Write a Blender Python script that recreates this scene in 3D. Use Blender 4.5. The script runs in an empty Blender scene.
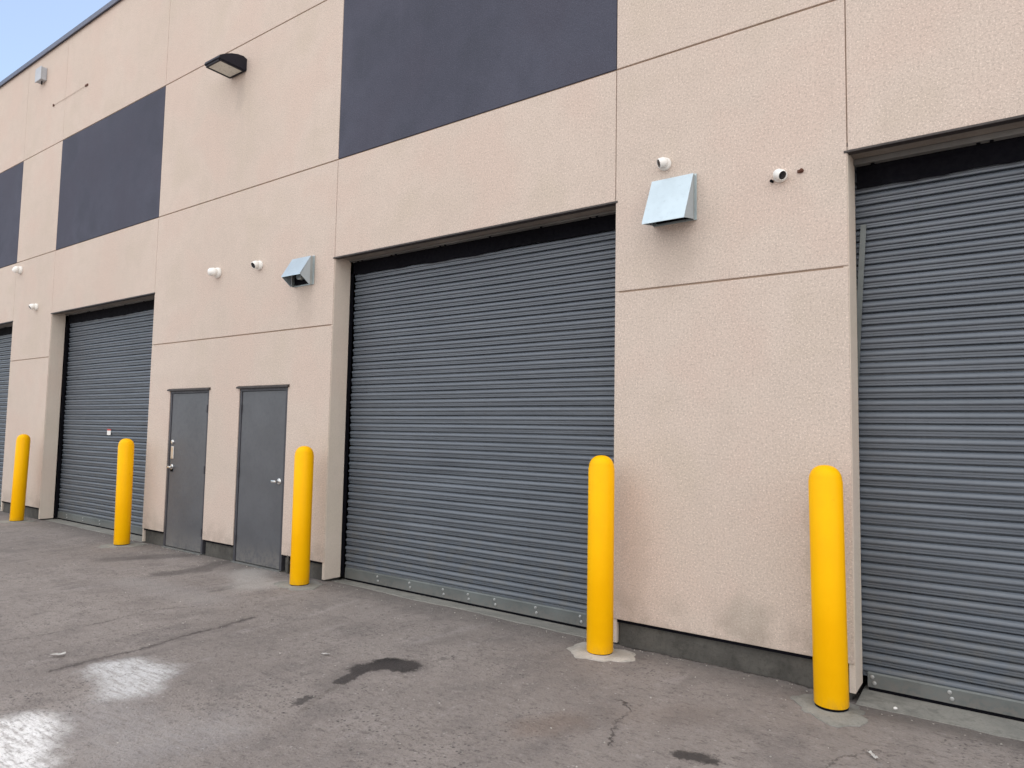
import bpy, bmesh, math, random
from mathutils import Vector, Matrix
random.seed(7)
R = math.radians
scene = bpy.context.scene
COL = scene.collection

# ------------------------------------------------------------------ helpers
class MB:
    """collects shapes into one bmesh; build() links it as ONE object"""
    def __init__(s): s.bm = bmesh.new()
    def box(s, x0, x1, y0, y1, z0, z1, bevel=0.0, rot=None):
        r = bmesh.ops.create_cube(s.bm, size=1)
        vs = r['verts']
        for v in vs:
            v.co = Vector((x0+(v.co.x+.5)*(x1-x0), y0+(v.co.y+.5)*(y1-y0), z0+(v.co.z+.5)*(z1-z0)))
        if rot is not None:
            c = Vector(((x0+x1)/2, (y0+y1)/2, (z0+z1)/2))
            for v in vs: v.co = c + rot @ (v.co-c)
        if bevel > 0:
            es = list({e for v in vs for e in v.link_edges})
            bmesh.ops.bevel(s.bm, geom=es, offset=bevel, segments=2, affect='EDGES', profile=.5)
        return s
    def prism(s, pts, axis, a, b, bevel=0.0):
        """closed outline extruded along axis. axis 'x': pts are (y,z); 'y': (x,z); 'z': (x,y)"""
        def mk(p, t):
            if axis == 'x': return (t, p[0], p[1])
            if axis == 'y': return (p[0], t, p[1])
            return (p[0], p[1], t)
        n = len(pts)
        va = [s.bm.verts.new(mk(p, a)) for p in pts]
        vb = [s.bm.verts.new(mk(p, b)) for p in pts]
        fa = s.bm.faces.new(va); fb = s.bm.faces.new(vb[::-1])
        fs = [fa, fb]
        for i in range(n):
            fs.append(s.bm.faces.new((va[i], vb[i], vb[(i+1) % n], va[(i+1) % n])))
        bmesh.ops.recalc_face_normals(s.bm, faces=fs)
        if bevel > 0:
            bmesh.ops.bevel(s.bm, geom=list(fa.edges), offset=bevel, segments=2, affect='EDGES', profile=.5)
        return s
    def lathe(s, prof, n=32, M=None, smooth=True):
        """profile of (radius, height) spun round local z, then moved by matrix M"""
        M = M or Matrix()
        rings = []
        for r, z in prof:
            if r < 1e-6: rings.append([s.bm.verts.new(M @ Vector((0, 0, z)))])
            else: rings.append([s.bm.verts.new(M @ Vector((r*math.cos(2*math.pi*k/n), r*math.sin(2*math.pi*k/n), z))) for k in range(n)])
        fs = []
        for A, B in zip(rings, rings[1:]):
            for k in range(n):
                k2 = (k+1) % n
                if len(A) == 1 and len(B) == 1: continue
                if len(A) == 1: f = s.bm.faces.new((A[0], B[k], B[k2]))
                elif len(B) == 1: f = s.bm.faces.new((A[k], A[k2], B[0]))
                else: f = s.bm.faces.new((A[k], A[k2], B[k2], B[k]))
                f.smooth = smooth; fs.append(f)
        bmesh.ops.recalc_face_normals(s.bm, faces=fs)
        return s
    def build(s, name, mat, parent=None, loc=(0, 0, 0), sharp=35):
        me = bpy.data.meshes.new(name)
        s.bm.to_mesh(me); s.bm.free()
        if mat: me.materials.append(mat)
        o = bpy.data.objects.new(name, me); COL.objects.link(o)
        o.location = loc
        if parent: o.parent = parent
        if sharp and any(p.use_smooth for p in me.polygons):
            me.set_sharp_from_angle(angle=R(sharp))
        return o

def tag(o, label=None, cat=None, group=None, kind=None):
    if label: o['label'] = label
    if cat: o['category'] = cat
    if group: o['group'] = group
    if kind: o['kind'] = kind
    return o
def empty(name, loc=(0, 0, 0)):
    o = bpy.data.objects.new(name, None); COL.objects.link(o); o.location = loc
    o.empty_display_size = .2
    return o
def copy_tree(o, parent=None):
    c = o.copy(); COL.objects.link(c)
    if parent: c.parent = parent
    for ch in list(o.children): copy_tree(ch, c)
    return c
def aim(d, up=(0, 0, 1)):
    """rotation whose local z looks along d"""
    return Vector(d).normalized().to_track_quat('Z', 'Y').to_matrix().to_4x4()

# ------------------------------------------------------------------ node DSL
class NT:
    def __init__(s, name):
        s.mat = bpy.data.materials.new(name); s.mat.use_nodes = True
        s.t = s.mat.node_tree; s.n = s.t.nodes; s.l = s.t.links
        s.b = s.n['Principled BSDF']
        s.pos = s.new('ShaderNodeTexCoord').outputs['Object']
    def new(s, typ, **kw):
        n = s.n.new(typ)
        for k, v in kw.items(): setattr(n, k, v)
        return n
    def put(s, sock, v):
        if isinstance(v, bpy.types.NodeSocket): s.l.new(v, sock)
        else: sock.default_value = v
    def math(s, op, a, b=0.0, c=0.0, clamp=False):
        n = s.new('ShaderNodeMath', operation=op, use_clamp=clamp)
        for i, v in enumerate((a, b, c)): s.put(n.inputs[i], v)
        return n.outputs[0]
    def vm(s, op, a, b=(0, 0, 0), scale=None):
        n = s.new('ShaderNodeVectorMath', operation=op)
        s.put(n.inputs[0], a); s.put(n.inputs[1], b)
        if scale is not None: s.put(n.inputs['Scale'], scale)
        return n.outputs['Value'] if op in ('LENGTH', 'DOT_PRODUCT', 'DISTANCE') else n.outputs['Vector']
    def noise(s, vec, scale, detail=3, rough=.55, col=False):
        n = s.new('ShaderNodeTexNoise'); s.put(n.inputs['Vector'], vec)
        n.inputs['Scale'].default_value = scale; n.inputs['Detail'].default_value = detail; n.inputs['Roughness'].default_value = rough
        return n.outputs['Color'] if col else n.outputs['Fac']
    def voro(s, vec, scale, out='Distance', feature='F1', rnd=1):
        n = s.new('ShaderNodeTexVoronoi', feature=feature); s.put(n.inputs['Vector'], vec)
        n.inputs['Scale'].default_value = scale; n.inputs['Randomness'].default_value = rnd
        return n.outputs[out]
    def ramp(s, v, a, b, lo=0.0, hi=1.0):
        n = s.new('ShaderNodeMapRange', interpolation_type='SMOOTHSTEP')
        s.put(n.inputs[0], v); n.inputs[1].default_value = a; n.inputs[2].default_value = b
        n.inputs[3].default_value = lo; n.inputs[4].default_value = hi
        return n.outputs[0]
    def mix(s, f, a, b, blend='MIX'):
        n = s.new('ShaderNodeMix', data_type='RGBA', blend_type=blend)
        s.put(n.inputs[0], f)
        for i, v in ((6, a), (7, b)):
            s.put(n.inputs[i], v if isinstance(v, bpy.types.NodeSocket) else (*v, 1))
        return n.outputs[2]
    def scale3(s, vec, k): return s.vm('MULTIPLY', vec, k)
    def bump(s, h, strength=.3, dist=.01, normal=None):
        n = s.new('ShaderNodeBump'); s.put(n.inputs['Height'], h)
        n.inputs['Strength'].default_value = strength; n.inputs['Distance'].default_value = dist
        if normal is not None: s.l.new(normal, n.inputs['Normal'])
        return n.outputs['Normal']
    def out(s, color=None, rough=None, normal=None, metal=None, spec=None):
        if color is not None: s.put(s.b.inputs['Base Color'], color if isinstance(color, bpy.types.NodeSocket) else (*color, 1))
        if rough is not None: s.put(s.b.inputs['Roughness'], rough)
        if metal is not None: s.put(s.b.inputs['Metallic'], metal)
        if spec is not None: s.put(s.b.inputs['Specular IOR Level'], spec)
        if normal is not None: s.l.new(normal, s.b.inputs['Normal'])
        return s.mat
    # distance (in metres) from point p to a segment
    def seg(s, p, a, b):
        a = Vector(a); b = Vector(b); ba = b-a; L2 = max(ba.dot(ba), 1e-9)
        pa = s.vm('SUBTRACT', p, tuple(a))
        h = s.math('DIVIDE', s.vm('DOT_PRODUCT', pa, tuple(ba)), L2, clamp=True)
        return s.vm('LENGTH', s.vm('SUBTRACT', pa, s.vm('SCALE', tuple(ba), scale=h)))
    def poly(s, p, pts):
        d = None
        for a, b in zip(pts, pts[1:]):
            q = s.seg(p, a, b); d = q if d is None else s.math('MINIMUM', d, q)
        return d

# ------------------------------------------------------------------ materials
def stucco(name, c0, c1, speck, grime_and_shade=True):
    m = NT(name); p = m.pos
    big = m.noise(p, .55, 4, .6)
    mid = m.noise(p, 5.0, 4, .6)
    streak = m.noise(m.scale3(p, (9, 9, .45)), 1.0, 4, .6)
    col = m.mix(m.ramp(big, .33, .68), c0, c1)
    col = m.mix(m.ramp(mid, .35, .75, 0, .30), col, tuple(v*.86 for v in c0))
    hue = m.noise(p, 1.1, 3, .5)
    col = m.mix(m.ramp(hue, .46, .62, 0, .55), col, (c0[0]*1.02, c0[1]*.955, c0[2]*.95))
    col = m.mix(m.ramp(hue, .46, .32, 0, .50), col, (c0[0]*.955, c0[1]*.975, c0[2]*.94))
    col = m.mix(m.ramp(streak, .55, .78, 0, .20), col, tuple(v*.80 for v in c0))
    col = m.mix(m.ramp(streak, .40, .22, 0, .22), col, tuple(min(1, v*1.12) for v in c1))
    g1 = m.noise(p, 66, 2, .8)
    g2 = m.noise(p, 84, 2, .8)
    pit = m.voro(p, 95)
    col = m.mix(m.ramp(g1, .47, .66, 0, speck), col, tuple(v*.62 for v in c0))
    col = m.mix(m.ramp(g2, .55, .66, 0, speck*1.25), col, tuple(min(1, v*1.35+.01) for v in c1))
    if grime_and_shade:
        wob = m.vm('SCALE', m.vm('SUBTRACT', m.noise(p, 4.5, 5, .65, col=True), (.5, .5, .5)), scale=.42)
        q = m.vm('MULTIPLY', m.vm('ADD', p, wob), (1, 0, 1))
        def blob(cx, cz, rx, rz, amt, tint):
            nonlocal col
            d = m.vm('LENGTH', m.vm('MULTIPLY', m.vm('SUBTRACT', q, (cx, 0, cz)), (1/rx, 0, 1/rz)))
            col = m.mix(m.ramp(d, 1.0, .45, 0, amt), col, tint)
        blob(-1.54, .36, .24, .19, .34, (.30, .27, .225))
        blob(-2.36, .62, .11, .50, .14, (.33, .27, .22))
        blob(-1.07, .95, .10, .55, .25, (.33, .28, .22))
        blob(-8.05, 5.95, .16, .28, .22, (.30, .26, .24))  # soft shade below the wall light, put into the wall colour
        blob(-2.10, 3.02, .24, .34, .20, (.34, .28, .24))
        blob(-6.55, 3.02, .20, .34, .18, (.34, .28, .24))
        # splash-back dirt along the bottom edge
        zz = m.new('ShaderNodeSeparateXYZ'); m.l.new(p, zz.inputs[0])
        low = m.math('MULTIPLY', m.ramp(zz.outputs[2], .55, .18), m.ramp(mid, .38, .62, .05, .5))
        col = m.mix(low, col, (.33, .275, .23))
    h = m.math('ADD', m.math('MULTIPLY', g1, .8), m.math('ADD', m.math('MULTIPLY', g2, .5), m.math('MULTIPLY', m.ramp(pit, 0, .45), .35)))
    nb = m.bump(m.noise(p, 1.6, 3), .12, .05)
    return m.out(col, .92, m.bump(h, .36, .006, nb), spec=.25)

M = {}
M['stucco'] = stucco('beige_stucco', (.555, .468, .407), (.603, .514, .452), .54)
M['dark_stucco'] = stucco('slate_stucco', (.062, .066, .092), (.086, .091, .124), .36, grime_and_shade=False)
M['jamb'] = stucco('smooth_jamb_stucco', (.62, .545, .47), (.66, .58, .50), .16, grime_and_shade=False)
M['groove'] = stucco('recess_stucco', (.40, .30, .235), (.43, .33, .26), .2, grime_and_shade=False)

def paint(name, c, rough=.45, var=.14, metal=0.0, spec=.5, bscale=260, bstr=.05, dirt=None, dirtcol=(.18, .17, .16)):
    m = NT(name); p = m.pos
    v = m.noise(p, 2.2, 4, .6); w = m.noise(p, 26, 4, .65)
    col = m.mix(m.ramp(v, .3, .7), tuple(x*(1-var) for x in c), tuple(min(1, x*(1+var)) for x in c))
    col = m.mix(m.ramp(w, .55, .8, 0, .35), col, tuple(x*.72 for x in c))
    if dirt:
        zz = m.new('ShaderNodeSeparateXYZ'); m.l.new(p, zz.inputs[0])
        lo = m.math('MULTIPLY', m.ramp(zz.outputs[2], dirt, 0.0), m.ramp(w, .35, .6, .15, .75))
        col = m.mix(lo, col, dirtcol)
    r = m.ramp(w, .3, .75, rough*.82, min(1, rough*1.25))
    return m.out(col, r, m.bump(m.noise(p, bscale, 2), bstr, .002), metal, spec)

M['door'] = paint('grey_door_paint', (.084, .088, .099), .42, .10, dirt=.35)
M['frame'] = paint('dark_frame_paint', (.045, .045, .055), .5)
M['galv'] = paint('galvanised_steel', (.40, .45, .46), .42, .10, metal=.75, bscale=60, bstr=.04)
M['galv_hood'] = paint('galvanised_hood', (.47, .56, .62), .38, .06, metal=.62, bscale=22, bstr=.05)
M['bar'] = paint('grey_bar_steel', (.125, .140, .140), .5, .2, metal=.2, dirt=.12)
M['bolt'] = paint('zinc_bolt', (.48, .49, .49), .4, .2, metal=.8)
M['chrome'] = paint('brushed_chrome', (.70, .70, .70), .34, .06, metal=1.0)
M['rubber'] = paint('black_rubber', (.0035, .0035, .006), .85, .2, spec=.1)
M['soffit'] = paint('soffit_metal', (.26, .225, .195), .6, .15)
M['drip'] = paint('drip_flashing', (.040, .032, .030), .55, .2)
M['angle'] = paint('steel_angle', (.17, .17, .165), .5, .2)
M['coping'] = paint('dark_coping', (.075, .085, .13), .4, .1)
M['bronze'] = paint('dark_bronze', (.007, .007, .014), .5, .2, spec=.3)
M['lens'] = paint('frosted_lens', (.60, .60, .54), .3, .08)
M['white'] = paint('white_plastic', (.80, .79, .76), .35, .05)
M['black_gloss'] = paint('black_lens_glass', (.008, .008, .010), .12, .1)
M['box'] = paint('grey_box_paint', (.42, .44, .47), .45, .08)
M['cable'] = paint('brown_cable', (.50, .42, .36), .7)
M['rust'] = paint('rusty_steel', (.09, .035, .022), .8, .3)
M['paper'] = paint('white_scrap', (.80, .79, .77), .7, .06)
M['red'] = paint('red_print', (.55, .06, .05), .5, .1)
M['interior'] = paint('dark_interior', (.05, .05, .05), .9)
M['roof'] = paint('roof_membrane', (.35, .35, .34), .9)

# slat paint: blue grey, semi gloss, faint rub marks along the slat
def slat_mat():
    m = NT('slat_paint'); p = m.pos
    a = m.noise(m.scale3(p, (1.2, 1, 24)), 1.0, 4, .6); b = m.noise(m.scale3(p, (9, 9, 60)), 1.0, 3, .6)
    col = m.mix(m.ramp(a, .3, .7), (.096, .113, .138), (.124, .144, .173))
    col = m.mix(m.ramp(b, .55, .8, 0, .4), col, (.088, .094, .108))
    zz = m.new('ShaderNodeSeparateXYZ'); m.l.new(p, zz.inputs[0])
    lo = m.math('MULTIPLY', m.ramp(zz.outputs[2], 1.1, .1), m.ramp(m.noise(p, 7, 5, .65), .4, .7, 0, .5))
    col = m.mix(lo, col, (.150, .145, .132))
    drip = m.noise(m.scale3(p, (16, 1, .35)), 1.0, 4, .6)
    col = m.mix(m.ramp(drip, .56, .74, 0, .16), col, (.070, .078, .088))
    col = m.mix(m.ramp(drip, .42, .28, 0, .12), col, (.165, .180, .198))
    return m.out(col, m.ramp(b, .3, .75, .36, .52), m.bump(m.noise(m.scale3(p, (3, 3, 40)), 1.0, 2), .06, .004), 0.0, .60)
M['slat'] = slat_mat()

def bollard_mat():
    m = NT('yellow_sleeve'); p = m.pos
    v = m.noise(p, 3.0, 4, .6); w = m.noise(m.scale3(p, (30, 30, 9)), 1.0, 4, .7)
    col = m.mix(m.ramp(v, .3, .7), (.92, .455, .0), (.96, .50, .0))
    col = m.mix(m.ramp(w, .66, .80, 0, .40), col, (.62, .24, .005))
    zz = m.new('ShaderNodeSeparateXYZ'); m.l.new(p, zz.inputs[0])
    lo = m.math('MULTIPLY', m.ramp(zz.outputs[2], .10, 0), m.ramp(w, .42, .65, 0, .35))
    col = m.mix(lo, col, (.35, .22, .06))
    return m.out(col, m.ramp(v, .3, .7, .36, .5), m.bump(m.noise(p, 14, 3), .05, .01), 0, .12)
M['yellow'] = bollard_mat()

def concrete(name, c0, c1):
    m = NT(name); p = m.pos
    v = m.noise(p, 3.2, 5, .65); g = m.noise(p, 70, 3, .7); k = m.noise(p, 11, 4, .65)
    col = m.mix(m.ramp(v, .32, .68), c0, c1)
    col = m.mix(m.ramp(k, .50, .70, 0, .5), col, tuple(x*.66 for x in c0))
    col = m.mix(m.ramp(g, .5, .7, 0, .4), col, tuple(x*.6 for x in c0))
    return m.out(col, .9, m.bump(m.math('ADD', g, m.math('MULTIPLY', k, 2)), .4, .006), spec=.3)
M['conc'] = concrete('pale_concrete', (.215, .215, .20), (.29, .285, .262))
M['pad'] = concrete('pad_concrete', (.36, .34, .31), (.52, .49, .455))
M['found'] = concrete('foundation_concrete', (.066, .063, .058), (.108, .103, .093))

def asphalt_mat():
    m = NT('worn_asphalt'); p0 = m.pos
    p = m.vm('MULTIPLY', p0, (1, 1, 0))
    big = m.noise(p, .55, 5, .62); mid = m.noise(p, 2.6, 5, .65)
    tr = m.noise(m.scale3(p, (4.2, .75, 1)), 1.0, 5, .65)
    agg = m.noise(p, 58, 4, .8); agg2 = m.noise(p, 30, 5, .8)
    vor = m.voro(p, 44, 'Color'); vd = m.voro(p, 44)
    col = m.mix(m.ramp(big, .3, .7), (.236, .208, .194), (.314, .279, .260))
    col = m.mix(m.ramp(mid, .45, .68, 0, .60), col, (.180, .160, .154))
    col = m.mix(m.ramp(tr, .50, .74, 0, .50), col, (.170, .150, .145))
    col = m.mix(m.ramp(tr, .44, .28, 0, .45), col, (.37, .335, .322))
    sm = m.noise(m.scale3(p, (9, 22, 1)), 1.0, 5, .7)
    col = m.mix(m.ramp(sm, .56, .72, 0, .45), col, (.150, .132, .128))
    col = m.mix(m.ramp(sm, .42, .28, 0, .35), col, (.37, .335, .322))
    # aggregate: dark and pale stones, more of them in worn areas
    worn = m.ramp(m.noise(p, 1.1, 4, .6), .45, .62, .25, 1)
    col = m.mix(m.math('MULTIPLY', m.ramp(agg2, .52, .66, 0, .85), worn), col, (.100, .088, .086))
    blot = m.noise(m.scale3(p, (14, 20, 1)), 1.0, 4, .75)
    col = m.mix(m.ramp(blot, .53, .66, 0, .62), col, (.128, .110, .106))
    col = m.mix(m.ramp(blot, .44, .30, 0, .40), col, (.40, .365, .352))
    col = m.mix(m.ramp(agg, .56, .70, 0, .55), col, (.40, .365, .35))
    col = m.mix(m.ramp(agg, .44, .30, 0, .55), col, (.115, .098, .094))
    stone = m.new('ShaderNodeSeparateColor'); m.l.new(vor, stone.inputs[0])
    core = m.ramp(vd, .42, .25)
    col = m.mix(m.math('MULTIPLY', m.math('MULTIPLY', m.ramp(stone.outputs[0], .86, .90, 0, .75), core), worn), col, (.055, .05, .052))
    col = m.mix(m.math('MULTIPLY', m.ramp(stone.outputs[1], .965, .985, 0, .55), core), col, (.44, .42, .40))
    wob = m.vm('SCALE', m.vm('SUBTRACT', m.noise(p, 5.0, 6, .7, col=True), (.5, .5, .5)), scale=.30)
    q = m.vm('MULTIPLY', m.vm('ADD', p, wob), (1, 1, 0))
    wob2 = m.vm('SCALE', m.vm('SUBTRACT', m.noise(p, 9.0, 5, .7, col=True), (.5, .5, .5)), scale=.11)
    wob2 = m.vm('ADD', wob2, m.vm('SCALE', m.vm('SUBTRACT', m.noise(p, 26.0, 4, .75, col=True), (.5, .5, .5)), scale=.10))
    qs = m.vm('MULTIPLY', m.vm('ADD', p, wob2), (1, 1, 0))
    def stain(pts, r, amt, tint, soft=.6, fine=False, spk=None, vary=False):
        nonlocal col
        P3 = [(x, y, 0) for x, y in pts]
        if len(P3) == 1: P3 = [P3[0], (P3[0][0]+.001, P3[0][1], 0)]
        d = m.poly(qs if fine else q, P3)
        if vary: d = m.math('DIVIDE', d, m.ramp(m.noise(p, 3.1, 4, .7), .30, .66, .15, 1.9))
        f = m.ramp(d, r, r*(1-soft), 0, amt)
        if spk is not None: f = m.math('MULTIPLY', f, spk)
        col = m.mix(f, col, tint)
        return f
    spk_dark = m.ramp(agg2, .60, .42, .25, 1)
    # dirt collected along the foot of the wall
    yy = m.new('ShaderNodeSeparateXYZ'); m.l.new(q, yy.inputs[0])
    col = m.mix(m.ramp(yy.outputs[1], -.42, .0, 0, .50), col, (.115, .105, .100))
    # oil and damp
    fr = m.ramp(agg, .78, .50, .55, 1)
    stain([(-3.47, -1.40), (-3.62, -1.42)], .140, .97, (.016, .014, .014), .4, True, fr)
    stain([(-3.60, -1.42), (-3.68, -1.62)], .110, .95, (.018, .016, .016), .4, True, fr)
    stain([(-3.66, -1.60), (-3.60, -1.86)], .066, .93, (.022, .019, .019), .5, True, fr)
    stain([(-3.44, -1.35), (-3.7, -1.60), (-3.6, -1.95)], .20, .40, (.10, .088, .086), .9, True)
    stain([(-3.55, -2.16), (-3.53, -2.25)], .05, .75, (.045, .04, .04), .6, True)
    stain([(-3.58, -1.9), (-3.5, -2.1), (-3.42, -2.3)], .028, .3, (.09, .075, .06), .8, True)
    stain([(-3.36, -1.13)], .05, .5, (.08, .07, .07), .7, True)
    stain([(-1.43, -1.46), (-1.29, -1.43)], .070, .90, (.045, .040, .039), .6, True)
    stain([(-7.72, -.88), (-7.63, -.50), (-7.8, -.12)], .20, .62, (.085, .075, .073), .7)
    stain([(-8.95, -.9), (-8.80, -.48), (-8.6, -.15)], .24, .55, (.085, .075, .073), .75)
    stain([(-6.55, -.98), (-6.62, -.55)], .06, .4, (.09, .08, .08), .8)
    stain([(-2.22, -1.66), (-2.12, -1.45)], .22, .42, (.20, .145, .115), .9)
    stain([(-1.9, -1.2), (-1.6, -.9)], .28, .25, (.21, .165, .14), .95)
    # pale cement-like wash in front of the right man door
    stain([(-7.1, -.22), (-6.75, -.40), (-6.45, -.62), (-6.35, -.35)], .34, .55, (.42, .405, .39), .85)
    stain([(-7.5, -1.3), (-6.3, -1.2)], .42, .30, (.36, .34, .335), .9)
    # reflected sunlight painted pale into the asphalt colour, lower left
    sun_streak = m.noise(m.scale3(p, (6, 30, 1)), 1.0, 4, .7)
    spk = m.math('MULTIPLY', m.ramp(agg2, .66, .52, .25, 1), m.ramp(sun_streak, .66, .42, .40, 1))
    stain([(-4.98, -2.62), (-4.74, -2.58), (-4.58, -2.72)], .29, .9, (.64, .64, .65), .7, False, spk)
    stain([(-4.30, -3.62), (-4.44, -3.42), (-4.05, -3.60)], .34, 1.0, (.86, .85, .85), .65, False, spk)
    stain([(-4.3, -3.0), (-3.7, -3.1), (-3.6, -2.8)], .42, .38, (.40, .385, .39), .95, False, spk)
    # cracks
    crack = None
    for pts, w, a in (([(-5.27, -2.9), (-5.29, -2.55), (-5.27, -2.3), (-5.36, -1.95), (-5.40, -1.60), (-5.47, -1.25)], .019, .72),
                      ([(-6.28, -2.88), (-6.22, -2.6), (-6.22, -2.1), (-6.29, -1.74), (-6.12, -1.37)], .011, .42),
                      ([(-1.77, -1.6), (-1.885, -1.31), (-1.892, -1.115), (-1.974, -1.0), (-2.07, -1.0)], .009, .85),
                      ([(-.80, -1.6), (-.83, -1.25), (-.78, -1.0), (-.62, -.75)], .006, .5),
                      ([(-4.9, -.9), (-4.4, -.75), (-4.15, -.42)], .006, .4)):
        f = stain(pts, w, a, (.055, .048, .046), .8, True, m.ramp(mid, .66, .42, .2, 1), True)
        if w > .012: stain(pts, .07, .38, (.13, .113, .108), .9, True, None, True)
        crack = f if crack is None else m.math('MAXIMUM', crack, f)
    stain([(-2.54, .022), (-.92, .022)], .022, .8, (.035, .031, .029), .6, True, None, True)
    # joint where the asphalt meets the building
    jq = m.new('ShaderNodeSeparateXYZ'); m.l.new(qs, jq.inputs[0])
    h = m.math('ADD', m.math('MULTIPLY', agg, .7), m.math('MULTIPLY', agg2, 1.1))
    h = m.math('SUBTRACT', h, m.math('MULTIPLY', crack, 2.0))
    h = m.math('ADD', h, m.math('MULTIPLY', core, .3))
    nb = m.bump(m.noise(p, 3.0, 6, .65), .55, .03)
    return m.out(col, m.ramp(mid, .3, .7, .78, .95), m.bump(h, .75, .012, nb), spec=.3)
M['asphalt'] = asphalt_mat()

# ------------------------------------------------------------------ measures (metres, wall face at y = 0, ground at z = 0)
Z1, Z2, Z3, ZB, ZT = 2.79, 4.662, 6.641, .197, 8.52
GAP = .007
# bays: left x, right x, lintel z
BAYS = [(-18.72, -15.22, 3.556), (-13.50, -9.995, 3.556), (-6.072, -2.595, 3.548), (-.858, 2.64, 3.580)]
JD = [.22, .225, .235, .262]
XEND0, XEND1 = -27.85, 6.55
YD = .305                                   # curtain plane
D1 = (-9.425, -8.455); D2 = (-7.780, -6.815); DTOP = 2.13

bld = tag(empty('warehouse_building', (0, 0, 0)), 'beige stucco warehouse with dark slate panels and grey roller doors', 'building')

# --- wall panels
wall = MB(); core = MB()
def panel(mb, x0, x1, z0, z1, y0=0.0, y1=.05):
    mb.prism([(x0, z0), (x1, z0), (x1, z1), (x0, z1)], 'y', y0, y1, bevel=.004)
xs = [XEND0] + [x for b in BAYS for x in b[:2]] + [XEND1]
piers = [(xs[i], xs[i+1]) for i in range(0, len(xs), 2)]
cuts = [XEND0, *[x for b in BAYS for x in b[:2]], XEND1]
for a, b in zip(cuts, cuts[1:]):
    panel(wall, a+GAP/2, b-GAP/2, Z3+GAP, ZT)
for a, b in piers:
    panel(wall, a+GAP/2, b-GAP/2, Z2+GAP, Z3-GAP)
    panel(wall, a+GAP/2, b-GAP/2, Z1+GAP, Z2-GAP)
    if abs(a+9.995) < .01:      # pier with the two man doors: notched outline
        g = GAP/2
        wall.prism([(a+g, ZB), (D1[0], ZB), (D1[0], DTOP), (D1[1], DTOP), (D1[1], ZB), (D2[0], ZB), (D2[0], DTOP), (D2[1], DTOP), (D2[1], ZB), (b-g, ZB), (b-g, Z1-GAP), (a+g, Z1-GAP)], 'y', 0, .05, bevel=.004)
    else:
        panel(wall, a+GAP/2, b-GAP/2, ZB, Z1-GAP)
for a, b, zl in BAYS:
    panel(wall, a+GAP/2, b-GAP/2, zl, Z2-GAP)
wall.build('wall', M['stucco'], bld)
for a, b, zl in BAYS:
    d = MB(); panel(d, a+GAP/2, b-GAP/2, Z2+GAP, Z3-GAP)
    d.build('dark_panel', M['dark_stucco'], bld)['label'] = 'dark slate stucco panel above a bay'
# recessed base coat behind the joints, with openings
def cbox(x0, x1, z0, z1, y0=.012): core.box(x0, x1, .014, .218, z0, z1)
for a, b in piers:
    if abs(a+9.995) < .01:
        cbox(a+.037, D1[0]-.012, ZB+.02, DTOP+.012); cbox(D1[1]+.012, D2[0]-.012, ZB+.02, DTOP+.012); cbox(D2[1]+.012, b-.037, ZB+.02, DTOP+.012)
        cbox(a+.037, b-.037, DTOP+.012, 3.64)
    else: cbox(a+.037, b-.037, ZB+.02, 3.64)
cbox(XEND0, XEND1, 3.64, ZT-.01)
core.build('base_coat', M['groove'], bld)
# jamb returns down to the ground
for a, b, zl in BAYS:
    for x0, x1 in ((a-.036, a+.002), (b-.002, b+.036)):
        MB().box(x0, x1, .010, JD[BAYS.index((a, b, zl))], .012, zl+.03, bevel=.003).build('jamb', M['jamb'], bld)
# lintel undersides
for a, b, zl in BAYS:
    MB().box(a-.02, b+.02, -.007, .055, zl-.016, zl-.0005, bevel=.002).build('drip_edge', M['drip'], bld)
    MB().box(a+.004, b-.004, .056, .205, zl+.004, zl+.03).build('soffit', M['soffit'], bld)
    ang = MB().box(a+.004, b-.004, .208, .262, zl-(.012 if b < 0 else .034), zl+.004, bevel=.002).build('steel_angle', M['angle'], bld)
    k = a+.12
    while k < b:
        for q in ((0, .07) if random.random() < .5 else (0,)):
            MB().lathe([(0, 0), (.012, 0), (.012, .006), (0, .006)], 10).build('anchor_bolt', M['rubber'], ang, (k+q, .237-q*.06, zl-(.019 if b < 0 else .041)))
        k += random.uniform(.5, .75)
# coping
MB().prism([(-.045, ZT-.02), (-.045, ZT+.065), (.40, ZT+.085), (.40, ZT+.001), (-.03, ZT+.001), (-.03, ZT-.02)], 'x', XEND0-.05, XEND1+.05).build('coping', M['coping'], bld)
# foundation strips (set back under the panels)
for a, b in piers:
    spans = [(a, b)]
    if abs(a+9.995) < .01: spans = [(a, D1[0]-.03), (D1[1]+.03, D2[0]-.03), (D2[1]+.03, b)]
    for s, e in spans:
        if s == a: s += .04
        if e == b: e -= .04
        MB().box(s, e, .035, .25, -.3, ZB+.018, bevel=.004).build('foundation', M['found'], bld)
        MB().box(s, e, .008, .034, ZB-.022, ZB+.006).build('shadow_track', M['rubber'], bld)  # black starter track, made taller to draw the shadow line under the panels
# shell behind: roof, rear and side walls
MB().box(XEND0, XEND1, .27, 14, ZT-.35, ZT-.15).build('roof', M['roof'], bld)
sh = MB(); sh.box(XEND0, XEND1, 13.8, 14, 0, ZT-.352); sh.box(XEND0, XEND0+.2, .27, 13.798, 0, ZT-.352); sh.box(XEND1-.2, XEND1, .27, 13.798, 0, ZT-.352)
sh.build('rear_wall', M['roof'], bld)
MB().box(XEND0+.2, XEND1-.2, .6, 13.79, -.02, .03).build('indoor_floor', M['interior'], bld)

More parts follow.
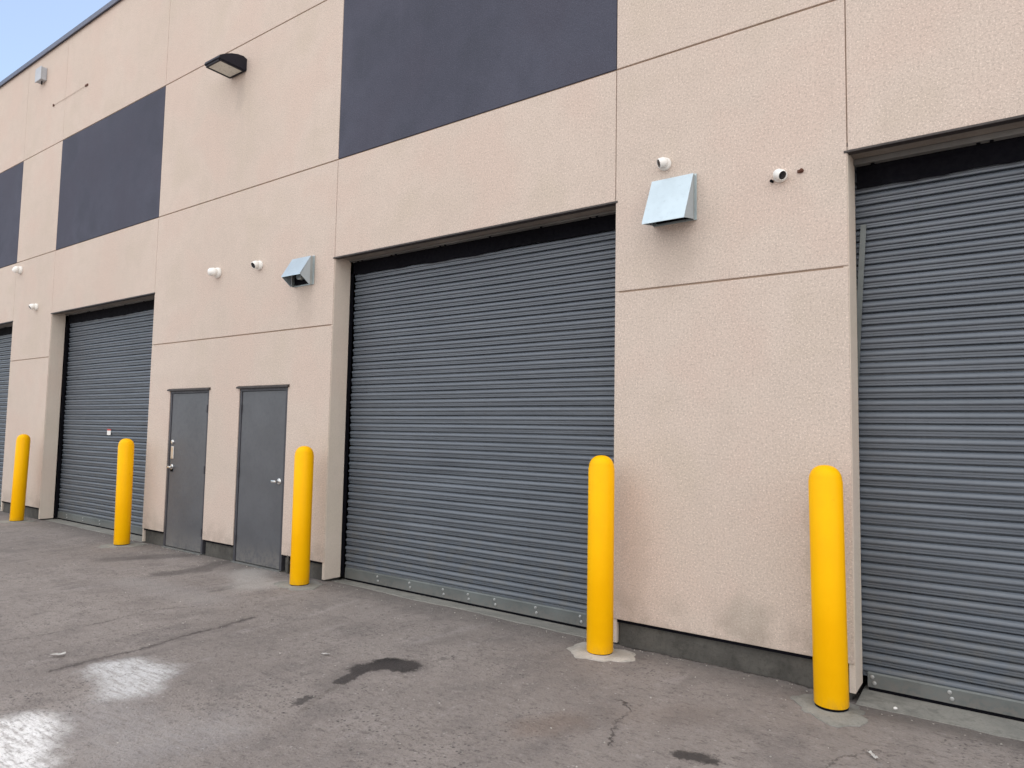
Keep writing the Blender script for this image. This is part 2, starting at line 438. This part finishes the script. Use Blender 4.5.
# ground height
def sstep(a, b, x):
    t = min(1, max(0, (x-a)/(b-a))); return t*t*(3-2*t)
def gz(x, y):
    h = 0.0
    if -40 < x < 20 and -8 < y < .4:
        k = sstep(-.05, -.9, y)*sstep(-8, -5, y)
        h += k*(.010*math.sin(x*1.3+.7*y)+.008*math.sin(2.1*x-1.7*y+1)+.006*math.sin(3.3*y+.8*x))
        h -= k*.004
    h -= .045*sstep(-1.25, -.92, x)*sstep(-.34, -.03, y)*sstep(.9, .5, y)
    h -= .05*sstep(.02, .28, y)
    return h

# --- roller doors
PITCH = .0850
def curtain(a, b, z0, z1, seed):
    rnd = random.Random(seed)
    prof = [(0, -.028), (.035, -.028), (.050, -.004), (.10, .006), (.17, .0140), (.26, .0190), (.36, .0205), (.44, .0190), (.495, .0140), (.51, .0015),
            (.565, .0015), (.58, .0092), (.69, .0088), (.705, .0040), (.745, .0040), (.76, .0084), (.88, .0075), (.915, .0040), (.925, -.028)]
    bm = bmesh.new(); n = int((z1-z0)/PITCH)+1
    cols = 26; xs_ = [a+(b-a)*i/cols for i in range(cols+1)]
    prev = None
    ph = [rnd.uniform(0, 6) for _ in range(4)]
    bow = [rnd.uniform(-.0025, .0025) for _ in range(n)]
    dents = [(rnd.uniform(a+.3, b-.3), rnd.uniform(.2, 1.7), rnd.uniform(.006, .014)) for _ in range(5)]
    for s in range(n):
        dz = rnd.uniform(-.0012, .0012); tilt = rnd.uniform(-.03, .03); off = rnd.uniform(-.0012, .0012)
        for t, o in prof:
            z = z1-(s+t)*PITCH+dz
            row = []
            for i, x in enumerate(xs_):
                wob = .0026*math.sin(x*1.9+ph[0]+s*.35)+.0020*math.sin(x*4.3+ph[1]-s*.6)+bow[s]*math.sin((x-a)*(1.2+bow[s]*150)+s)-sum(d_*math.exp(-((x-dx_)/.22)**2-((z-dz_)/.13)**2) for dx_, dz_, d_ in dents)+.004*math.sin(z*1.3+ph[2])*math.sin((x-a)/(b-a)*math.pi)
                row.append(bm.verts.new((x, YD-(o+off+tilt*(.5-t)*PITCH+wob), z+.0012*math.sin(x*2.3+ph[3]+s*.2))))
            if prev:
                for i in range(cols): bm.faces.new((prev[i], row[i], row[i+1], prev[i+1]))
            prev = row
    bmesh.ops.recalc_face_normals(bm, faces=bm.faces)
    mb = MB(); mb.bm.free(); mb.bm = bm
    return mb
specs = [(0, .016, ''), (1, .006, ''), (2, -.010, ''), (3, -.020, '')]
BOLTX = {2: [-5.529, -5.058, -4.602, -4.283, -3.963, -3.503, -3.043], 3: [-.80, -.363, .15, .62, 1.1, 1.6, 2.2], 1: [-13.1, -12.5, -11.9, -11.2, -10.5], 0: [-18.3, -17.6, -16.9, -16.2, -15.6]}
for i, zb, _ in specs:
    a, b, zl = BAYS[i]
    bar_t = zb+(.12 if i != 3 else .105)
    rd = curtain(a+(.02 if i != 3 else -.030), b-.02, bar_t, zl+.12, 20+i).build('roller_door', M['slat'], bld)
    rd['label'] = ['roller door at the far left end', 'roller door with a small white sticker', 'roller door beside the right grey man door', 'roller door with a bent grey guide rail'][i]
    bb = MB().prism([(YD-.030, zb+.012), (YD-.030, bar_t-.006), (YD-.022, bar_t+.004), (YD+.012, bar_t+.004), (YD+.012, zb+.012)], 'x', a+.03, b-.03)
    bb = bb.build('bottom_bar', M['bar'], rd)
    MB().box(a+.035, b-.035, YD-.022, YD+.010, zb-.010, zb+.011).build('rubber_strip', M['rubber'], rd)
    for x in BOLTX[i]:
        for dx, dz in ((0, (bar_t-zb)*.76), (.012, (bar_t-zb)*.40)):
            MB().lathe([(.013, 0), (.013, .002), (.0085, .003), (.008, .009), (0, .010)], 10, aim((0, -1, 0))).build('bolt_head', M['bolt'], rd, (x+dx, YD-.030, zb+dz))
    # rubber lintel seal with an uneven lower edge
    sl = MB(); bmv = sl.bm; n = 60; top = []; bot = []; rr = random.Random(i)
    e = 0
    for k in range(n+1):
        x = a+.012+(b-a-.024)*k/n; e = e*.75+rr.uniform(-.007, .007)
        top.append((x, zl-.004)); bot.append((x, zl-(.155 if i != 3 else .185)+e))
    sl.prism(top+bot[::-1], 'y', .2635, .274)
    sl.build('weather_seal', M['rubber'], rd)
    # side guides
    if i == 3:
        g = MB()
        def rail(pts, w):
            for (x0, z0), (x1, z1) in zip(pts, pts[1:]):
                g.prism([(x0, z0), (x0+w, z0), (x1+w, z1), (x1, z1)], 'y', .264, .270)
                g.prism([(x0, z0), (x0+.006, z0), (x1+.006, z1), (x1, z1)], 'y', .2705, .277)
        rail([(-.915, .02), (-.895, 1.9), (-.862, 2.5), (-.824, 3.13)], .036)
        g.build('guide_rail', M['bar'], rd)['label'] = 'grey steel guide rail bent away from the jamb at its top'
        MB().box(b-.05, b-.006, .275, .30, .02, zl-.18).build('guide_rail', M['bar'], rd)
    else:
        for x0, x1 in ((a+.003, a+(.012 if i == 2 else .04)), (b-.06, b-.003)):
            g = MB(); g.box(x0, x1, .238, .279, .016, zl-.14, bevel=.002)
            g.build('guide_rail', M['rubber'], rd)
    if i == 1:
        st = MB().box(-11.835, -11.715, YD-.0235, YD-.0185, 1.475, 1.545).build('sticker', M['paper'], rd)
        MB().box(-11.835, -11.715, YD-.0235, YD-.0185, 1.548, 1.570).build('sticker_header', M['red'], rd)
    # threshold apron
    f = -.02 if i == 3 else .055
    t = MB(); n = 48; rr = random.Random(50+i); e = 0
    vs = []
    for k in range(n+1):
        x = a+.004+(b-a-.008)*k/n; e = e*.8+rr.uniform(-.012, .012)
        yf = f+e
        if i in (1, 2): yf += .07*(.5-k/n)*1.3
        z_f = gz(x, yf)+.004
        vs.append([t.bm.verts.new(c) for c in ((x, yf-.02, -.14), (x, yf, z_f), (x, YD-.035, zb-.011), (x, .62, zb-.011))])
    for A, B in zip(vs, vs[1:]):
        for q in range(3): t.bm.faces.new((A[q], B[q], B[q+1], A[q+1]))
    bmesh.ops.recalc_face_normals(t.bm, faces=t.bm.faces)
    t.build('threshold', M['conc'], bld)

# --- man doors
def man_door(x0, x1, side, lab):
    fr = MB(); w = .045
    fr.box(x0+.004, x0+w, .010, .11, .012, DTOP-w-.002); fr.box(x1-w, x1-.004, .010, .11, .012, DTOP-w-.002); fr.box(x0+.004, x1-.004, .010, .11, DTOP-w, DTOP-.003)
    f = fr.build('door_frame', M['frame'], bld)
    MB().prism([(-.030, DTOP-.012), (-.030, DTOP+.006), (.0, DTOP+.020), (.0, DTOP-.012)], 'x', x0-.03, x1+.03).build('drip_cap', M['drip'], f)
    lf = MB().box(x0+w+.004, x1-w-.004, .018, .062, .022, DTOP-w-.005, bevel=.003).build('door', M['door'], bld)
    lf['label'] = lab
    MB().box(x0+.004, x1-.004, -.02, .12, -.02, .014, bevel=.003).build('doorstep', M['bar'], bld)
    hx = x0+.115 if side == 'L' else x1-.115
    def lever(z, d):
        h = MB(); Mx = Matrix.Translation((hx, .018, z)) @ aim((0, -1, 0))
        h.lathe([(.036, 0), (.036, .006), (.030, .012), (.013, .014), (.012, .050), (0, .052)], 20, Mx)
        h.box(hx-.012 if d > 0 else hx-.075, hx+.075 if d > 0 else hx+.012, -.048, -.024, z-.014, z+.014, bevel=.006)
        return h.build('handle', M['chrome'], lf)
    hg = -1 if side == 'R' else 1
    if side == 'L':
        lever(1.085, 1)
        k = MB(); k.lathe([(.030, 0), (.030, .010), (.024, .020), (0, .022)], 20, Matrix.Translation((hx, .018, 1.425)) @ aim((0, -1, 0)))
        k.build('deadbolt', M['chrome'], lf)
        MB().box(hx-.034, hx+.034, .008, .017, 1.195, 1.365, bevel=.004).build('latch_guard', M['chrome'], lf)
        MB().box(hx-.030, hx+.030, .010, .017, 1.02, 1.06, bevel=.004).build('strike_plate', M['rubber'], lf)
    else:
        lever(1.02, -1)
    xh = x0+w-.004 if side == 'R' else x1-w+.004
    for z in (.28, 1.08, 1.87):
        MB().lathe([(0, 0), (.010, 0), (.010, .10), (0, .10)], 10, Matrix.Translation((xh, .008, z-.05))).build('hinge', M['frame'], lf)
man_door(*D1, 'L', 'grey steel door with deadbolt, latch guard and handle on its left edge')
man_door(*D2, 'R', 'grey steel door with a single lever handle on its right edge')

# ------------------------------------------------------------------ things on the wall
def hood(name, x0, x1, z0, z1, yf, zf, yb, label):
    r = tag(empty(name, ((x0+x1)/2, 0, z0)), label, 'vent hood', 'galvanised vent hoods')
    ox, oz = (x0+x1)/2, z0
    a, b = x0-ox, x1-ox; H = z1-z0; F = zf-z0
    fl = MB()
    fl.box(a-.012, b+.012, -.012, -.001, .004, H+.012, bevel=.002)
    fl.box(a, a+.004, -.055, -.012, 0, H); fl.box(b-.004, b, -.055, -.012, 0, H); fl.box(a+.004, b-.004, -.055, -.012, H-.004, H)
    fl.build('flange', M['galv'], r)
    # folded sheet hood: sloping top + two cheeks, 3 mm thick
    h = MB(); t = .004
    h.prism([(-.056, H), (yf, F), (yf, F-.012), (yf+t, F-.012), (yf+t, F-.002), (-.056, H-t*1.6)], 'x', a-.004, b+.004)
    for p, q in ((a-.003, a+.001), (b-.001, b+.003)):
        h.prism([(-.057, H-.008), (yf+.006, F-.010), (yb, 0), (-.057, 0)], 'x', p, q)
    h.build('hood_cover', M['galv_hood'], r)
    MB().box(a+.02, b-.02, -.030, -.013, .02, H-.03).build('backdraft_damper', M['rubber'], r)
    MB().lathe([(.0, 0), (.05, 0), (.05, .05), (.0, .05)], 20, Matrix.Translation((0, -.034, H*.35)) @ aim((0, -1, 0))).build('duct_collar', M['galv'], r)
    return r
hood('vent_hood', -2.245, -1.915, 3.272, 3.625, -.235, 3.250, -.062, 'galvanised vent hood with full sloping cover on the pier left of the bent guide rail')
hood('vent_hood', -6.75, -6.42, 3.275, 3.60, -.195, 3.375, -.07, 'galvanised vent hood with raised open mouth above the right grey man door')

def seccam(x, z, gaze, label, cable=False, scale=1.0, ln=.046):
    r = tag(empty('security_camera', (x, 0, z)), label, 'security camera', 'white security cameras on the wall')
    r.scale = (scale,)*3
    b = MB(); b.lathe([(0, 0), (.058, 0), (.060, .010), (.056, .026), (.046, .040), (0, .040)], 28, Matrix.Translation((0, -.001, 0)) @ aim((0, -1, 0)))
    b.build('base', M['white'], r)
    g = Vector(gaze).normalized(); c = Vector((0, -.062, 0))
    h = MB(); Mx = Matrix.Translation(c-g*.01) @ aim(g)
    h.lathe([(0, -.044), (.022, -.038), (.038, -.022), (.046, 0), (.045, ln*.55), (.043, ln), (.040, ln+.004), (.037, ln+.004), (.036, ln)], 28, Mx)
    h.build('housing', M['white'], r)
    l = MB(); Mx = Matrix.Translation(c+g*(ln-.012)) @ aim(g)
    l.lathe([(.0365, 0), (.0365, .004), (.016, .005), (.014, .001), (0, .003)], 28, Mx)
    l.build('lens', M['black_gloss'], r)
    if cable:
        MB().lathe([(0, 0), (.012, 0), (.013, .03), (0, .034)], 12, Matrix.Translation((-.068, -.002, -.035)) @ aim((-.3, -1, 0))).build('cable_gland', M['rubber'], r)
    return r
seccam(-2.160, 3.762, (-.72, -.62, -.30), 'white camera just above the right vent hood, its lens turned left', scale=.86)
seccam(-1.290, 3.49, (.74, -.50, -.50), 'white camera with round black face turned right, beside the rusty stub', True, ln=.060, scale=.80)
seccam(-7.46, 3.63, (-.05, -.85, -.48), 'white camera with black lens nearest the left vent hood')
seccam(-8.37, 3.645, (-.97, -.30, .06), 'plain white camera on the double door pier, lens hidden from view', scale=1.2)
seccam(-14.15, 3.72, (-.10, -.80, -.50), 'white camera with black lens beside the top corner of the roller door with a sticker', scale=1.1)
seccam(-14.98, 4.49, (-.55, -.30, -.75), 'white camera at the far left edge, just under the dark panel row', scale=1.25)

st = MB(); st.lathe([(0, 0), (.016, 0), (.016, .005), (.010, .008), (.010, .022), (0, .024)], 10, aim((.2, -1, .1))); st.box(-.026, -.004, -.012, .0, -.014, .008, bevel=.003)
tag(st.build('pipe_stub', M['rust'], None, (-1.150, -.002, 3.50)), 'small rusty stub on the wall beside the right camera', 'pipe stub')

# wall light
wl = tag(empty('wall_light', (-8.115, 0, 6.25)), 'dark bronze wall light with pale lens under the upper joint', 'wall light')
a, b = -.175, .175
hs = MB(); prof = [(-.001, 0), (-.001, .155), (-.05, .175), (-.13, .165), (-.22, .135), (-.30, .095), (-.375, .045), (-.385, .012), (-.37, 0)]
hs.prism(prof, 'x', a, b, bevel=.012)
hs.build('housing', M['bronze'], wl)
MB().box(a+.035, b-.035, -.345, -.04, -.012, -.001, bevel=.004).build('lens', M['lens'], wl)
rim = MB()
rim.box(a+.008, a+.034, -.36, -.02, -.018, -.0005, bevel=.003); rim.box(b-.034, b-.008, -.36, -.02, -.018, -.0005, bevel=.003)
rim.box(a+.0345, b-.0345, -.372, -.346, -.018, -.0005, bevel=.003); rim.box(a+.0345, b-.0345, -.039, -.02, -.018, -.0005, bevel=.003)
rim.build('lens_frame', M['bronze'], wl)

# junction box high on the parapet
jb = tag(empty('junction_box', (-14.50, 0, 7.98)), 'small grey box high on the parapet under the coping', 'junction box')
MB().box(-.125, .125, -.085, -.001, 0, .24, bevel=.008).build('enclosure', M['box'], jb)
MB().box(-.132, .132, -.105, -.086, -.008, .248, bevel=.006).build('cover', M['box'], jb)
MB().lathe([(0, 0), (.012, 0), (.012, .06), (0, .06)], 10, Matrix.Translation((.03, -.045, -.06))).build('gland', M['rubber'], jb)
# thin cable between two clips
cb = tag(empty('wall_cable', (-13.3, 0, 7.40)), 'thin straight cable between two brown clips below the small grey box', 'cable')
c = MB()
for k in range(20):
    x0, x1 = -.67+1.34*k/20, -.67+1.34*(k+1)/20
    z0, z1 = (.004*((2*k/20-1)**2-1)), (.004*((2*(k+1)/20-1)**2-1))
    dirv = Vector((x1-x0, 0, z1-z0)); c.lathe([(.003, 0), (.003, dirv.length)], 6, Matrix.Translation((x0, -.010, z0)) @ aim(dirv))
c.build('wire', M['cable'], cb)
MB().box(-.69, -.65, -.018, -.001, -.02, .02, bevel=.005).build('clip', M['rust'], cb)
MB().box(.60, .70, -.018, -.001, -.016, .016, bevel=.005).build('clip', M['rust'], cb)
# conduit stubs by the right man door
for k, (x, r_) in enumerate(((-6.70, .016), (-6.62, .020))):
    m_ = MB().lathe([(0, 0), (r_, 0), (r_, .20), (0, .20)], 14)
    m_.lathe([(r_+.006, .11), (r_+.006, .14), (r_, .145)], 14)
    tag(m_.build('conduit_pipe', M['found'], None, (x, .012-.006*k, .004)), ['thin grey conduit stub close to the right man door frame', 'thicker grey conduit stub between door frame and middle yellow bollard'][k], 'conduit', 'conduit stubs under the stucco edge')

# ------------------------------------------------------------------ bollards
def bollard(x, y, h, lean, label, padseed, pad_r, padmat):
    r = tag(empty('bollard', (x, y, 0)), label, 'bollard', 'yellow bollards along the wall')
    b = MB(); rad = .0995; Hc = h-.095
    prof = [(rad-.012, .016), (rad-.003, .017), (rad, .022), (rad, Hc*.5), (rad, Hc-.006), (rad-.0025, Hc-.001)]
    for k in range(1, 9):
        t = k/8*math.pi/2
        prof.append(((rad-.0028)*math.cos(t)**.85 if k < 8 else 0, Hc+.095*math.sin(t)))
    sk = Matrix.Identity(4); sk[0][2] = lean/h
    b.lathe(prof, 40, sk)
    b.build('sleeve', M['yellow'], r)
    MB().lathe([(0, -.03), (rad-.005, -.03), (rad-.005, .03), (0, .03)], 32).build('steel_pipe', M['rubber'], r)
    rr = random.Random(padseed); p = MB(); n = 40; ring = []
    ph = [rr.uniform(0, 6.28) for _ in range(4)]
    def rad_at(t): return pad_r*(1+.16*math.sin(2*t+ph[0])+.10*math.sin(3*t+ph[1])+.07*math.sin(7*t+ph[2])+.04*math.sin(13*t+ph[3]))
    H_ = lambda px, py, d: (px, py, gz(x+px, y+py)+d)
    c0 = p.bm.verts.new(H_(0, 0, .012)); in_ = []; out = []; low = []
    for k in range(n):
        t = 2*math.pi*k/n; R_ = rad_at(t)
        in_.append(p.bm.verts.new(H_(R_*.72*math.cos(t), R_*.72*math.sin(t), .010)))
        out.append(p.bm.verts.new(H_(R_*math.cos(t), R_*math.sin(t), .0045)))
        low.append(p.bm.verts.new((R_*1.01*math.cos(t), R_*1.01*math.sin(t), -.08)))
    for k in range(n):
        j = (k+1) % n
        p.bm.faces.new((c0, in_[k], in_[j])); p.bm.faces.new((in_[k], out[k], out[j], in_[j])); p.bm.faces.new((out[k], low[k], low[j], out[j]))
    bmesh.ops.recalc_face_normals(p.bm, faces=p.bm.faces)
    p.build('concrete_footing', padmat, r)
    return r
BL = [(-13.56, -.300, 1.455, .07, 'yellow bollard at the far left, before the narrow pier', 1, .24, M['conc']),
      (-9.95, -.285, 1.455, -.03, 'yellow bollard in front of the roller door with a small sticker', 2, .24, M['conc']),
      (-6.12, -.270, 1.455, .0, 'yellow bollard between the right grey man door and a roller door', 3, .23, M['conc']),
      (-2.560, -.262, 1.480, .0, 'yellow bollard on a pale angular concrete patch, left edge of the right pier', 4, .225, M['pad']),
      (-.944, -.280, 1.475, -.02, 'yellow bollard nearest the camera, beside the roller door with the bent guide rail', 5, .225, M['conc'])]
for q in BL: bollard(*q)

# ------------------------------------------------------------------ litter
def scrap(x, y, sx, sy, rot, label, cat='litter', name='paper_scrap', mat='paper'):
    rr = random.Random(int(abs(x*1000))); m_ = MB(); n = 7
    grid = [[m_.bm.verts.new(((i/(n-1)-.5)*sx*(1+rr.uniform(-.12, .12)), (j/3-.5)*sy*(1+rr.uniform(-.2, .2)), .004+rr.uniform(0, .010)+.012*abs(i/(n-1)-.5))) for i in range(n)] for j in range(4)]
    for j in range(3):
        for i in range(n-1): m_.bm.faces.new((grid[j][i], grid[j][i+1], grid[j+1][i+1], grid[j+1][i]))
    geo = bmesh.ops.solidify(m_.bm, geom=m_.bm.faces[:], thickness=.0012)
    o = m_.build(name, M[mat], None, (x, y, 0)); o.rotation_euler = (0, 0, rot)
    return tag(o, label, cat, 'litter on the asphalt')
scrap(-5.55, -2.765, .085, .045, .9, 'crumpled white paper scrap just above the painted sunlight patches')
scrap(-4.10, -1.575, .06, .028, .5, 'small white paper scrap left of the dark oil stain')
scrap(-.625, -.875, .085, .022, -.9, 'torn white strip lying in front of the nearest yellow bollard')
pb = MB(); bmesh.ops.create_icosphere(pb.bm, subdivisions=2, radius=.012)
for v in pb.bm.verts: v.co *= random.uniform(.8, 1.15); v.co.z *= .7
tag(pb.build('pebble', M['paper'], None, (-.632, .0, -.018)), 'single pale pebble on the concrete edge of the rightmost roller door', 'pebble')

gr = MB(); rg = random.Random(11)
for q in range(420):
    x = rg.uniform(-14, .6); t = rg.random()
    if t < .45: y = -.02-abs(rg.gauss(0, .07))
    else: y = -rg.random()**1.4*3.2
    if y > -.02: continue
    sc = rg.uniform(.0022, .0062)*(1.4 if rg.random() < .08 else 1)
    vs_ = bmesh.ops.create_icosphere(gr.bm, subdivisions=1, radius=sc)['verts']
    for v in vs_:
        v.co *= rg.uniform(.7, 1.25); v.co.z *= .7
        v.co += Vector((x, y, gz(x, y)+sc*.3))
tag(gr.build('grit', M['pad']), 'loose grit and tiny stones scattered over the asphalt along the wall foot', 'grit', kind='stuff')

# ------------------------------------------------------------------ ground: one sheet to the horizon
def axis(fine0, fine1, step, far):
    v = []; x = fine0
    while x < fine1+1e-6: v.append(x); x += step
    s = step; x = fine1
    while x < far: s *= 1.35; x += s; v.append(min(x, far+1))
    s = step; x = fine0
    while x > -far: s *= 1.35; x -= s; v.insert(0, max(x, -far-1))
    return v
gb = bmesh.new()
AX, AY = axis(-20, 4, .14, 600), axis(-6, .28, .10, 600)
vv = [[gb.verts.new((x, y, gz(x, y))) for x in AX] for y in AY]
for j in range(len(AY)-1):
    for i in range(len(AX)-1):
        f = gb.faces.new((vv[j][i], vv[j][i+1], vv[j+1][i+1], vv[j+1][i])); f.smooth = True
mb = MB(); mb.bm.free(); mb.bm = gb
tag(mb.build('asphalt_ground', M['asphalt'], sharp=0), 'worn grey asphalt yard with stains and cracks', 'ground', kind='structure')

# ------------------------------------------------------------------ light
CLOUD_FILL = 6.5
SUN_EL, SUN_AZ = R(42), R(25)          # sun stands behind the building
sd = Vector((math.sin(SUN_AZ)*math.cos(SUN_EL), math.cos(SUN_AZ)*math.cos(SUN_EL), math.sin(SUN_EL)))
sl = bpy.data.lights.new('sun', 'SUN'); sl.energy = 3.2; sl.angle = R(.5); sl.color = (1, .95, .88)
so = bpy.data.objects.new('sun', sl); COL.objects.link(so); so.rotation_euler = sd.to_track_quat('Z', 'Y').to_euler(); so.location = (0, 10, 30)
w = bpy.data.worlds.new('World'); scene.world = w; w.use_nodes = True
nt = w.node_tree; bg = nt.nodes['Background']
sky = nt.nodes.new('ShaderNodeTexSky'); sky.sky_type = 'NISHITA'; sky.sun_disc = False
sky.sun_elevation = SUN_EL; sky.sun_rotation = SUN_AZ; sky.air_density = 1.0; sky.dust_density = 3.0; sky.ozone_density = 1.0
# unseen bright cloud added as neutral fill, open blue towards the left above the roof
def wn(t, **kw):
    n = nt.nodes.new(t)
    for k, v in kw.items(): setattr(n, k, v)
    return n
tc = wn('ShaderNodeTexCoord'); nz = wn('ShaderNodeTexNoise'); nt.links.new(tc.outputs['Generated'], nz.inputs['Vector'])
nz.inputs['Scale'].default_value = 2.6; nz.inputs['Detail'].default_value = 6; nz.inputs['Roughness'].default_value = .55
dt = wn('ShaderNodeVectorMath', operation='DOT_PRODUCT'); nt.links.new(tc.outputs['Generated'], dt.inputs[0]); dt.inputs[1].default_value = (.58, -.66, .48)
ad = wn('ShaderNodeMath', operation='MULTIPLY_ADD'); nt.links.new(dt.outputs['Value'], ad.inputs[0]); ad.inputs[1].default_value = .55; nt.links.new(nz.outputs['Fac'], ad.inputs[2])
mr = wn('ShaderNodeMapRange', interpolation_type='SMOOTHSTEP'); nt.links.new(ad.outputs[0], mr.inputs[0])
mr.inputs[1].default_value = .38; mr.inputs[2].default_value = .72; mr.inputs[3].default_value = .06; mr.inputs[4].default_value = .93
mx = wn('ShaderNodeMix', data_type='RGBA'); nt.links.new(mr.outputs[0], mx.inputs[0]); nt.links.new(sky.outputs[0], mx.inputs[6]); mx.inputs[7].default_value = (CLOUD_FILL*1.0, CLOUD_FILL*.985, CLOUD_FILL*.97, 1)
nt.links.new(mx.outputs[2], bg.inputs[0]); bg.inputs[1].default_value = .12

# ------------------------------------------------------------------ camera
yaw, pitch, roll, F = R(35.81363), R(3.90615), R(1.04116), 693.765
f = Vector((-math.sin(yaw)*math.cos(pitch), math.cos(yaw)*math.cos(pitch), math.sin(pitch)))
r0 = Vector((math.cos(yaw), math.sin(yaw), 0)); u0 = r0.cross(f)
rv = math.cos(roll)*r0+math.sin(roll)*u0; uv = -math.sin(roll)*r0+math.cos(roll)*u0
cd = bpy.data.cameras.new('camera'); cd.sensor_width = 36; cd.lens = F/1024*36; cd.clip_end = 3000; cd.clip_start = .05
co = bpy.data.objects.new('camera', cd); COL.objects.link(co)
co.matrix_world = Matrix(((rv.x, uv.x, -f.x, 0), (rv.y, uv.y, -f.y, -5), (rv.z, uv.z, -f.z, 1.65), (0, 0, 0, 1)))
scene.camera = co

vs = scene.view_settings
vs.view_transform = 'Standard'; vs.look = 'None'; vs.gamma = 1; vs.use_curve_mapping = False; vs.exposure = 1.35
scene.cycles.max_bounces = 8; scene.cycles.diffuse_bounces = 4
